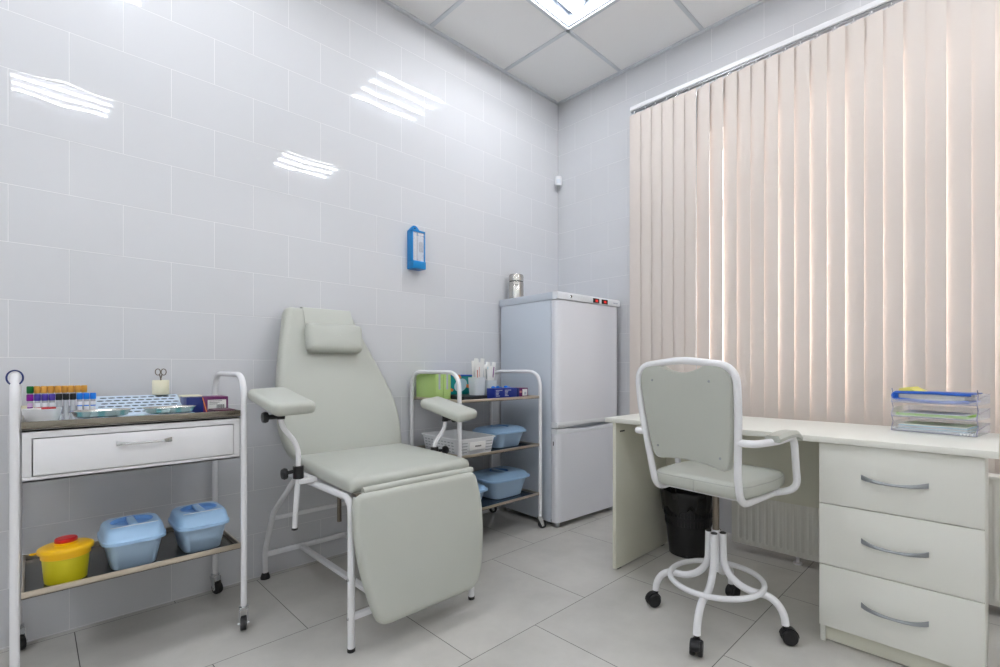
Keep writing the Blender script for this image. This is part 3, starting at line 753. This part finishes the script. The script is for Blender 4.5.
# arms
def arm(side, base, pole, padc, L_, W_, pitch, roll, yaw):
    m = MB(); m.tube(fillet(pole, [.06]*(len(pole)-2), 8), .0095, 'white_metal', 12); m.cyl(pole[0], Vector(pole[0])+Vector((0, 0, -.008)), .011, 'black_rubber', 12)
    ap = m.build('arm_post', DC)
    bx, by, bz = base; s_ = side
    m = MB(); m.cyl((bx, by, bz-.03), (bx, by, bz+.018), .019, 'black_plastic', 14); m.cyl((bx, by, bz), (bx+.0, by+s_*.04, bz-.003), .007, 'black_plastic', 8)
    m.lathe([(.006, -.002), (.020, .0), (.022, .008), (.018, .016), (.008, .018)], 'black_plastic', 12, M=Matrix.Translation((bx+.012, by+s_*.046, bz-.003)) @ Matrix.Rotation(-s_*pi/2, 4, 'X'))
    m.build('clamp', ap)
    m = MB(); m.box((bx-.2, by-s_*.055-.010, bz-.052), (bx-.18+.19, by-s_*.055+.012, bz-.034), 'white_metal', .003); m.box((bx-.012, min(by, by-s_*.06), bz-.052), (bx+.012, max(by, by-s_*.06), bz-.032), 'white_metal', .003); m.build('arm_bracket', ap)
    top = Vector(pole[-1])
    R_ = Matrix.Translation(Vector(padc)) @ Matrix.Rotation(yaw, 4, 'Z') @ Matrix.Rotation(pitch, 4, 'Y') @ Matrix.Rotation(roll, 4, 'X')
    m = MB(); a, b = L_/2, W_/2
    pillow(m, round_poly([(-a, -b), (a, -b), (a, b), (-a, b)], .03, 5), .045, .018, 'vinyl', R_ @ Vector((0, 0, -.045)), R_.to_3x3() @ Vector((1, 0, 0)), R_.to_3x3() @ Vector((0, 1, 0)), R_.to_3x3() @ Vector((0, 0, 1)), dome=.003)
    pd = m.build('arm_pad', DC)
    m = MB(); m.cyl(top-Vector((0, 0, .022)), top+Vector((0, 0, .012)), .015, 'black_plastic', 14)
    kx = top+Vector((.0, s_*.045, -.012))
    m.cyl(top+Vector((0, 0, -.012)), kx, .009, 'black_plastic', 8)
    m.lathe([(.008, -.002), (.019, .0), (.021, .008), (.018, .017), (.006, .020)], 'black_plastic', 12, M=Matrix.Translation(kx) @ Matrix.Rotation(-s_*pi/2, 4, 'X'))
    m.build('pad_knob', pd)
arm(-1, (.575, dy(-2.13), .590), [(.575, dy(-2.143), .375), (.575, dy(-2.13), .60), (.575, dy(-2.13), .685), (.575, dy(-2.19), .765), (.575, dy(-2.192), .812)], (.572, dy(-2.190), .880), .31, .145, radians(9), radians(2), radians(1))
arm(1, (.575, dy(-1.52), .590), [(.575, dy(-1.51), .40), (.575, dy(-1.52), .60), (.575, dy(-1.52), .625), (.575, dy(-1.462), .69), (.575, dy(-1.46), .745)], (.59, dy(-1.455), .806), .33, .118, radians(9.5), radians(8), radians(0))

# ------------------------------------------------------------------ right trolley
TR = thing('shelf_trolley', 'white three-shelf trolley between the donor chair and the fridge', 'trolley', (.012, -1.297, 0))
RX, RY = .459, .607
for y in (0, RY): uframe(0, RX, y, .957, .075, .0115, rad=.10).build('side_frame', TR)
for x in (0, RX):
    for y in (0, RY): caster(TR, x, y, radians(60), .078)
for z in (.795, .503, .206): steeltray(TR, 'shelf', .004, RX+.006, .013, RY-.013, z, z+.017, 'shelf_dark', 'steel_edge')
ZS = (.7982, .5062, .2092)
# top shelf things
for i, (y, lb) in enumerate(((-1.251, 'lime green document file at the left end of the top shelf'), (-1.199, 'second lime green document file, right beside the carton'))):
    t = thing('document_file', lb, 'file box', (.125, y, ZS[0]), 0, 'lime green document files')
    m = MB(); m.box((-.10, -.0255, 0), (.10, .0255, .155), 'lime', .003); m.build('case', t)
    m = MB(); m.box((.1002, -.006, .06), (.1006, .006, .15), 'print_grey', 0); m.build('spine_slot', t)
t = thing('tissue_box', 'teal carton with orange and white print on the top shelf', 'box', (.085, -1.055, ZS[0]+.022), radians(-2))
m = MB(); m.box((-.05, -.10, 0), (.05, .105, .118), 'teal', .002); m.box((-.0505, -.1005, .108), (.0505, .1055, .1185), 'folder_blue', .002); m.build('carton', t)
m = MB()
m.add([Vector((.0507, .02+.045*cos(2*pi*q/24)+.01*sin(2*pi*q/24), .055+.04*sin(2*pi*q/24))) for q in range(24)], [list(range(24))], 'pale_cloth')
m.prism([(-.09, .03), (-.04, .018), (-.03, .03), (-.075, .05)], 'x', .0502, .0508, 'orange'); m.prism([(.06, .04), (.1, .035), (.1, .055), (.062, .06)], 'x', .0502, .0508, 'orange'); m.prism([(-.03, .1), (.0, .085), (.025, .1), (.015, .118), (-.02, .118)], 'x', .0502, .0508, 'orange')
m.prism([(-.095, .05), (-.07, .045), (-.06, .075), (-.085, .085)], 'x', .0502, .0508, 'paper'); m.build('printed_panel', t)
o = MB(); o.box((-.16, -.09, 0), (.11, .105, .020), 'card_black', .002); o = o.build('black_tray'); tag(o, 'flat black tray lying under the teal carton', 'tray'); o.location = (.215, -1.065, ZS[0])
def cupwith(label, loc, sticks, group):
    t = thing('stick_holder', label, 'holder', loc, 0, group)
    a = .042
    m = MB(); m.loft([sup(a*.85, a*.85, 5, 32, 0), sup(a, a, 5, 32, .105), sup(a*.93, a*.93, 5, 32, .105), sup(a*.8, a*.8, 5, 32, .003)], 'frost'); m.build('cup', t)
    return t
cups = [((.245, -1.0), 'left'), ((.20, -.87), 'right')]
for ci, ((cx, cy), nm) in enumerate(cups):
    zb = ZS[0]+(.0203 if ci == 0 else 0)
    cupwith(f'{nm} frosted square holder filled with sealed packets on the top shelf', (cx, cy, zb if ci == 0 else zb), None, 'frosted holders on the top shelf')
    for k in range(6):
        dx, dy_ = (-.014, .004, .018, -.008, .016, -.004)[k], (-.026, -.017, -.006, .006, .015, .026)[k]
        hgt = (.215, .20, .17, .21, .19, .215)[k]
        colr = [['paper', 'paper', 'stick_red', 'paper', 'stick_red', 'paper'], ['pale_cloth', 'grey_plastic', 'paper', 'stick_violet', 'paper', 'stick_violet']][ci][k]
        o = MB(); Mx = Matrix.Rotation(radians((-4, 3, 5, -3, 4, -5)[k]), 4, 'X') @ Matrix.Rotation(radians((3, -2, 4, -4, 2, 3)[k]), 4, 'Y')
        o.box((-.0022, -.014, 0), (.0022, .014, hgt), 'paper', .001, M=Mx)
        o.box((.0026, -.004, hgt*.55), (.0030, .004, hgt*.86), colr, 0, M=Mx)
        o = o.build('sealed_packet'); o.location = (cx+dx*.8, cy+dy_*.75, zb+.0045)
        tag(o, f'sealed white swab packet, {ORD[k]} from the left in the {nm} frosted holder', 'packet', 'sealed packets in the frosted holders')
t = thing('carton', 'long navy blue carton on the top shelf beside the frosted holders', 'box', (.355, -.896, ZS[0]), radians(0))
m = MB(); m.box((-.035, -.09, 0), (.035, .09, .062), 'navy_box', .001); m.build('box_body', t)
m = MB()
for j, y in enumerate((-.08, -.01)):
    for k in range(5): m.box((.0352, y, .048-.008*k), (.0356, y+(.05, .025, .022, .02, .03)[k], .052-.008*k), 'print_grey', 0)
m.build('printed_lines', t)
t = thing('carton', 'small dark purple carton with white label at the right end of the top shelf', 'box', (.345, -.758, ZS[0]), 0)
m = MB(); m.box((-.045, -.046, 0), (.045, .043, .060), 'purple_box', .001); m.box((-.0452, -.0462, 0), (.0452, -.03, .0602), 'navy', .001); m.build('box_body', t)
m = MB(); m.box((.0453, -.004, .012), (.0457, .036, .052), 'paper', 0); m.box((.0458, .012, .018), (.046, .028, .034), 'print_grey', 0); m.box((.0453, -.028, .03), (.0457, -.01, .042), 'stick_red', 0); m.build('label', t)
for k, y in enumerate((-.96, -.925, -.86)):
    o = MB(); o.lathe([(.003, -.014), (.006, -.010), (.006, .004), (.004, .010)], 'bright_blue', 12, M=Matrix.Rotation(pi/2, 4, 'X')); o.box((-.004, -.012, -.004), (.004, .035, .0), 'bright_blue', .001)
    o = o.build('blue_clip'); o.location = (.345, y, ZS[0]+.0683); tag(o, f'small bright blue cap lying on the navy carton, {ORD[k]} from the left', 'cap', 'bright blue caps on the navy carton')
# middle shelf basket
t = thing('storage_basket', 'white perforated plastic basket with paper label on the middle shelf', 'basket', (.252, -1.145, ZS[1]), radians(-2))
a, b = .197, .128
m = MB(); m.loft([sup(a*.92, b*.9, 9, 48, 0), sup(a, b, 9, 48, .086), sup(a+.006, b+.006, 9, 48, .087), sup(a+.006, b+.006, 9, 48, .093), sup(a-.003, b-.003, 9, 48, .093), sup(a*.9, b*.88, 9, 48, .004)], 'white_plastic'); m.build('body', t)
for face in (0, 1):
    for k in range(4):
        m = MB(); z = .018+.0165*k; s_ = .92+.08*z/.086
        if face == 0:
            for j in range(2): m.box((a*s_-.001, (-.105, .055)[j], z), (a*s_+.0012, (-.07, .098)[j], z+.005), 'grey_plastic', 0)
        else:
            for j in range(9): m.box((-.145+.033*j, -b*(.9+.1*z/.086)-.0012, z), (-.125+.033*j, -b*(.9+.1*z/.086)+.001, z+.005), 'grey_plastic', 0)
        m.build('slot_row', t)
m = MB(); m.box((a*.985, -.062, .03), (a+.003, .045, .072), 'paper', .0005); 
for k in range(7): m.box((a+.0031, -.025+.006*k, .046), (a+.0036, -.021+.006*k, .054), 'ink', 0)
m.build('paper_label', t)
make_tub('lidded_tub', 'blue lidded tub on the middle shelf beside the white basket', (.285, -.855, ZS[1]), 0, .26, .275, .118, 'blue lidded tubs', False)
make_tub('lidded_tub', 'large blue lidded tub on the bottom shelf beside the fridge', (.285, -.862, ZS[2]), 0, .29, .325, .145, 'blue lidded tubs', False)
make_tub('lidded_tub', 'blue lidded tub on the bottom shelf partly hidden by the leg rest', (.285, -1.146, ZS[2]), 0, .27, .228, .108, 'blue lidded tubs', False)

# ------------------------------------------------------------------ wall items
t = thing('wall_dispenser', 'blue dispenser with clear window fixed on the tiled wall above the chair', 'dispenser', (X0, -1.272, 1.558))
hw = .043; dp = .065
m = MB(); ol = [(-hw, 0), (hw, 0), (hw, .225), (0.01, .262), (-.01, .262), (-hw, .225)]
m.prism(round_poly(ol, [.004, .004, .006, .01, .01, .006], 3), 'x', 0, .012, 'dispenser_blue')
m.box((.012, -hw, 0), (dp, hw, .045), 'dispenser_blue', .003); m.box((.012, -hw, .04), (dp-.008, -hw+.006, .222), 'dispenser_blue', .001); m.box((.012, hw-.006, .04), (dp-.008, hw, .222), 'dispenser_blue', .001)
m.box((.012, -hw, .214), (dp-.008, hw, .224), 'dispenser_blue', .001); m.build('housing', t)
m = MB(); m.box((dp-.012, -hw+.004, .045), (dp-.009, hw-.004, .216), 'clear_acrylic', .0005); m.build('clear_window', t)
m = MB(); m.box((.014, -.036, .046), (.045, -.008, .212), 'paper', .001); m.box((.014, -.005, .046), (.05, .036, .195), 'tub_line', .001); m.box((.051, .004, .10), (.052, .03, .16), 'grey_plastic', 0); m.box((.051, -.002, .197), (.052, .034, .211), 'paper', 0); m.build('insert', t)
m = MB(); m.cyl((.012, 0, .245), (.0135, 0, .245), .005, 'black_plastic', 10); m.build('screw', t)
t = thing('motion_sensor', 'small white motion sensor in the upper wall corner', 'sensor', (X0, Y0, 2.36), radians(-45))
m = MB(); m.prism(round_poly([(0.0, -.008), (0.05, -.03), (.066, -.02), (.07, 0), (.066, .02), (.05, .03), (0.0, .008)], .006, 3), 'z', .03, .10, 'white_plastic'); m.build('housing', t)
m = MB(); m.box((.066, -.016, .045), (.0715, .016, .075), 'tub_line', .004); m.build('lens', t)
m = MB(); m.loft([[Vector((x, y, .03)) for x, y in ((.01, -.008), (.06, -.018), (.06, .018), (.01, .008))], [Vector((x, y, 0)) for x, y in ((.01, -.004), (.03, -.006), (.03, .006), (.01, .004))]], 'grey_plastic'); m.build('bracket', t)

# ------------------------------------------------------------------ waste bin
t = thing('waste_bin', 'black slotted waste bin with bin bag under the desk', 'waste bin', (1.308, -.425, 0))
m = MB(); sg = 40
m.lathe([(.088, 0), (.096, .004), (.116, .19), (.132, .320), (.128, .320), (.112, .19), (.092, .008)], 'black_plastic', sg)
for z, rr in ((.20, .1185), (.245, .1245), (.155, .113)): m.lathe([(rr-.003, z-.006), (rr+.0015, z-.005), (rr+.0015, z+.005), (rr-.003, z+.006)], 'black_plastic', sg, cap0=False, cap1=False)
for k in range(44):
    a = 2*pi*k/44
    for z0, z1 in ((.16, .195), (.205, .24)):
        r0 = .113+(z0-.155)*.13
        m.box((r0-.001, -.0022, z0), (r0+.0035, .0022, z1), 'black_plastic', 0, M=Matrix.Rotation(a, 4, 'Z'))
m.build('bucket', t)
m = MB(); L_ = []
for z, r_ in ((.235, .128), (.26, .133), (.30, .138), (.322, .140), (.330, .137), (.322, .126), (.27, .118)):
    L_.append([Vector((cos(2*pi*i/72)*(r_+.003*sin(i*2.7)*sin(i*.9)), sin(2*pi*i/72)*(r_+.003*sin(i*2.7)*sin(i*.9)), z+(.014*sin(i*.55)+.006*sin(i*1.7) if z < .25 else .003*sin(i*.8)))) for i in range(72)])
m.loft(L_, 'black_bag', False, False); m.build('bin_bag', t); t.scale = (1.04, 1.04, 1.03)

# ------------------------------------------------------------------ work chair
OC = thing('work_chair', 'white-framed swivel work chair with grey-green vinyl seat in front of the desk', 'chair', (1.718, -1.018, 0))
base_ang = radians(9)
for k in range(4):
    a = base_ang+k*pi/2; R_ = Matrix.Rotation(a, 4, 'Z')
    pts = [Vector((.026, 0, .35)), Vector((.027, 0, .30))]+[Vector((.028+.115*(1-cos(q*pi/24)), 0, .262-.107*sin(q*pi/24))) for q in range(13)]+[Vector((.160, 0, .155))]+[Vector((.165+.076*sin(q*pi/24), 0, .065+.090*cos(q*pi/24))) for q in range(1, 13)]
    m = MB(); m.tube([R_ @ Vector(p) for p in pts], .0135, 'white_metal', 14); lg = m.build('leg', OC)
    m = MB(); m.cyl(R_ @ Vector((.026, 0, .349)), R_ @ Vector((.026, 0, .354)), .0125, 'black_rubber', 14); m.build('end_cap', lg)
    sw = [radians(25), radians(-20), radians(50), radians(10)][k]
    m = MB(); Rm = Matrix.Translation(R_ @ Vector((.241, 0, 0))) @ Matrix.Rotation(a+sw, 4, 'Z') @ Matrix.Translation((0, 0, 0))
    for s_ in (-1, 1):
        m.lathe([(.012, -.009), (.024, -.008), (.027, -.004), (.027, .004), (.024, .008), (.012, .009)], 'black_rubber', 22, M=Rm @ Matrix.Translation((.012, s_*.013, .027)) @ Matrix.Rotation(pi/2, 4, 'X'))
    hood = [(-.018+.0, .030)]+[(.012+.031*cos(radians(q)), .027+.031*sin(radians(q))) for q in range(170, -1, -17)]+[(.036, .027), (.012, .036)]
    m.prism(hood[1:-2]+[(.03, .03), (-.01, .03)], 'y', -.012, .012, 'black_plastic', M=Rm); m.cyl(Rm @ Vector((0, 0, .045)), Rm @ Vector((0, 0, .075)), .010, 'black_plastic', 12)
    m.build('caster', lg)
m = MB(); m.tube([Vector((.170*cos(2*pi*k/56), .170*sin(2*pi*k/56), .172)) for k in range(56)], .0105, 'white_metal', 12, closed=True); m.build('foot_ring', OC)
m = MB(); m.cyl((0, 0, .20), (0, 0, .352), .0145, 'white_metal', 16); m.build('hub_sleeve', OC)
m = MB(); m.cyl((0, 0, .35), (0, 0, .53), .0125, 'dark_metal', 16); m.cyl((0, 0, .35), (0, 0, .36), .016, 'white_metal', 16); m.build('column', OC)
# upper part turned slightly; local frame r (right), f (forward), origin over the column
Ro = Matrix.Translation((.008, .003, 0)) @ Matrix.Rotation(radians(-6), 4, 'Z')
def lp_(*p): return Ro @ Vector(p)
def frame_path():
    # one bent tube: up the back on both sides, over the top
    pts = [(-.172, .12, .522), (-.170, -.158, .516), (-.174, -.185, .62), (-.197, -.225, .86), (-.196, -.238, .985), (0, -.247, 1.009), (.196, -.238, .985), (.197, -.225, .86), (.174, -.185, .62), (.170, -.158, .516), (.172, .12, .522)]
    return [lp_(*p) for p in fillet(pts, [.07, .03, .1, .075, .06, .075, .1, .03, .07], 8)]
m = MB(); m.tube(frame_path(), .0128, 'white_metal', 14); m.tube([lp_(-.17, .10, .523), lp_(.17, .10, .523)], .010, 'white_metal'); m.tube([lp_(-.17, -.10, .523), lp_(.17, -.10, .523)], .010, 'white_metal')
m.box((-.07, -.07, .515), (.07, .07, .530), 'dark_metal', .002, M=Ro)
m.build('frame', OC)
# back panel: vinyl-covered shell with a grip notch at the top
def bp_pt(u, w):   # surface of the reclined back
    y = -.183-.052*min(1, max(0, (w-.62)/.36)); return y
ol = [(-.148, .640), (-.05, .652), (.05, .650), (.148, .625), (.160, .70), (.176, .83), (.183, .945), (.153, .992), (.098, .998), (.060, .974), (0, .960), (-.060, .974), (-.098, .998), (-.153, .992), (-.186, .945), (-.176, .83), (-.160, .70)]
ol = round_poly(ol, [.03, .05, .05, .03, .04, .06, .045, .03, .02, .03, .05, .03, .02, .03, .045, .06, .04], 4)
m = MB(); L_ = []
for ins, off in ((.012, .018), (.003, .016), (0, .010), (0, -.010), (.004, -.015), (.012, -.016)):
    pl = inset(ol, ins); L_.append([lp_(p.x, bp_pt(p.x, p.y)+off, p.y) for p in pl])
# close faces front/back with a centre-shrunk ring
def shrink(pl, s_, off):
    c_ = Vector((0, .82)); return [lp_(*(lambda q: (q.x, bp_pt(q.x, q.y)+off, q.y))(c_+(p-c_)*s_)) for p in pl]
pl = inset(ol, .012)
L_ = [shrink(pl, .3, .024), shrink(pl, .7, .022)]+L_+[shrink(pl, .7, -.017), shrink(pl, .3, -.017)]
m.loft(L_, 'vinyl'); bk = m.build('backrest', OC)
for x, z in ((-.125, .935), (.105, .935), (-.125, .69), (.125, .675)):
    m = MB(); y = bp_pt(x, z)-.0165; m.cyl(lp_(x, y, z), lp_(x, y-.004, z), .0045, 'handle_grey', 10); m.build('bolt', bk)
m = MB(); sq = round_poly([(-.185, -.17), (.185, -.17), (.20, .05), (.175, .20), (-.175, .20), (-.20, .05)], [.06, .06, .08, .06, .06, .08], 5)
R3 = Ro.to_3x3()
pillow(m, sq, .058, .022, 'vinyl', lp_(0, 0, .531), R3 @ Vector((1, 0, 0)), R3 @ Vector((0, 1, 0)), (0, 0, 1), dome=.008)
st = m.build('seat', OC)
m = MB(); m.tube([lp_(p.x, p.y, .576) for p in inset(sq, .0035)], .0022, 'vinyl_seam', 6, closed=True); m.tube([lp_(0, -.1712, .536), lp_(0, -.1715, .576)], .0018, 'vinyl_seam', 6); m.build('seam', st)
for s_ in (-1, 1):
    pts = [(s_*.186, -.205, .735), (s_*.236, -.20, .735), (s_*.257, -.09, .735), (s_*.244, .082, .737), (s_*.248, .105, .545), (s_*.172, .09, .520)]
    m = MB(); m.tube([lp_(*p) for p in fillet(pts, [.04, .06, .04, .06], 8)], .0125, 'white_metal', 12); ar = m.build('armrest', OC)
    m = MB(); L_ = []
    for k in range(11):
        q = k/10; y = -.115+.21*q; zz = .744+.006*sin(pi*q)-(.012*max(0, q-.85)/.15)
        L_.append([lp_(s_*(.257-.012*q)+dx, y, zz+dz) for dx, dz in ((-.024, -.008), (.024, -.008), (.026, .003), (.018, .014), (-.018, .014), (-.026, .003))])
    m.loft(L_, 'vinyl'); m.build('arm_pad', ar)

# ------------------------------------------------------------------ camera, world, view
cd = bpy.data.cameras.new('camera'); co = bpy.data.objects.new('camera', cd); C.objects.link(co)
co.location = (2.512, -2.827, .98); co.rotation_euler = (radians(90), 0, radians(43.53))
cd.sensor_width = 36; cd.sensor_fit = 'HORIZONTAL'; cd.lens = 36*483.7/1000; cd.shift_x = -.0414; cd.shift_y = .0344; cd.clip_start = .02
SC.camera = co
wd = bpy.data.worlds.new('daylight'); SC.world = wd; wd.use_nodes = True
bg = wd.node_tree.nodes['Background']; bg.inputs[0].default_value = (1.0, .97, .96, 1); bg.inputs[1].default_value = 6.5
vs_ = SC.view_settings; vs_.view_transform = 'Standard'; vs_.look = 'None'; vs_.gamma = 1; vs_.use_curve_mapping = False; vs_.exposure = 0.50
SC.cycles.use_denoising = True; SC.cycles.max_bounces = 12; SC.cycles.diffuse_bounces = 6; SC.cycles.transparent_max_bounces = 16
SC.cycles.sample_clamp_indirect = 8
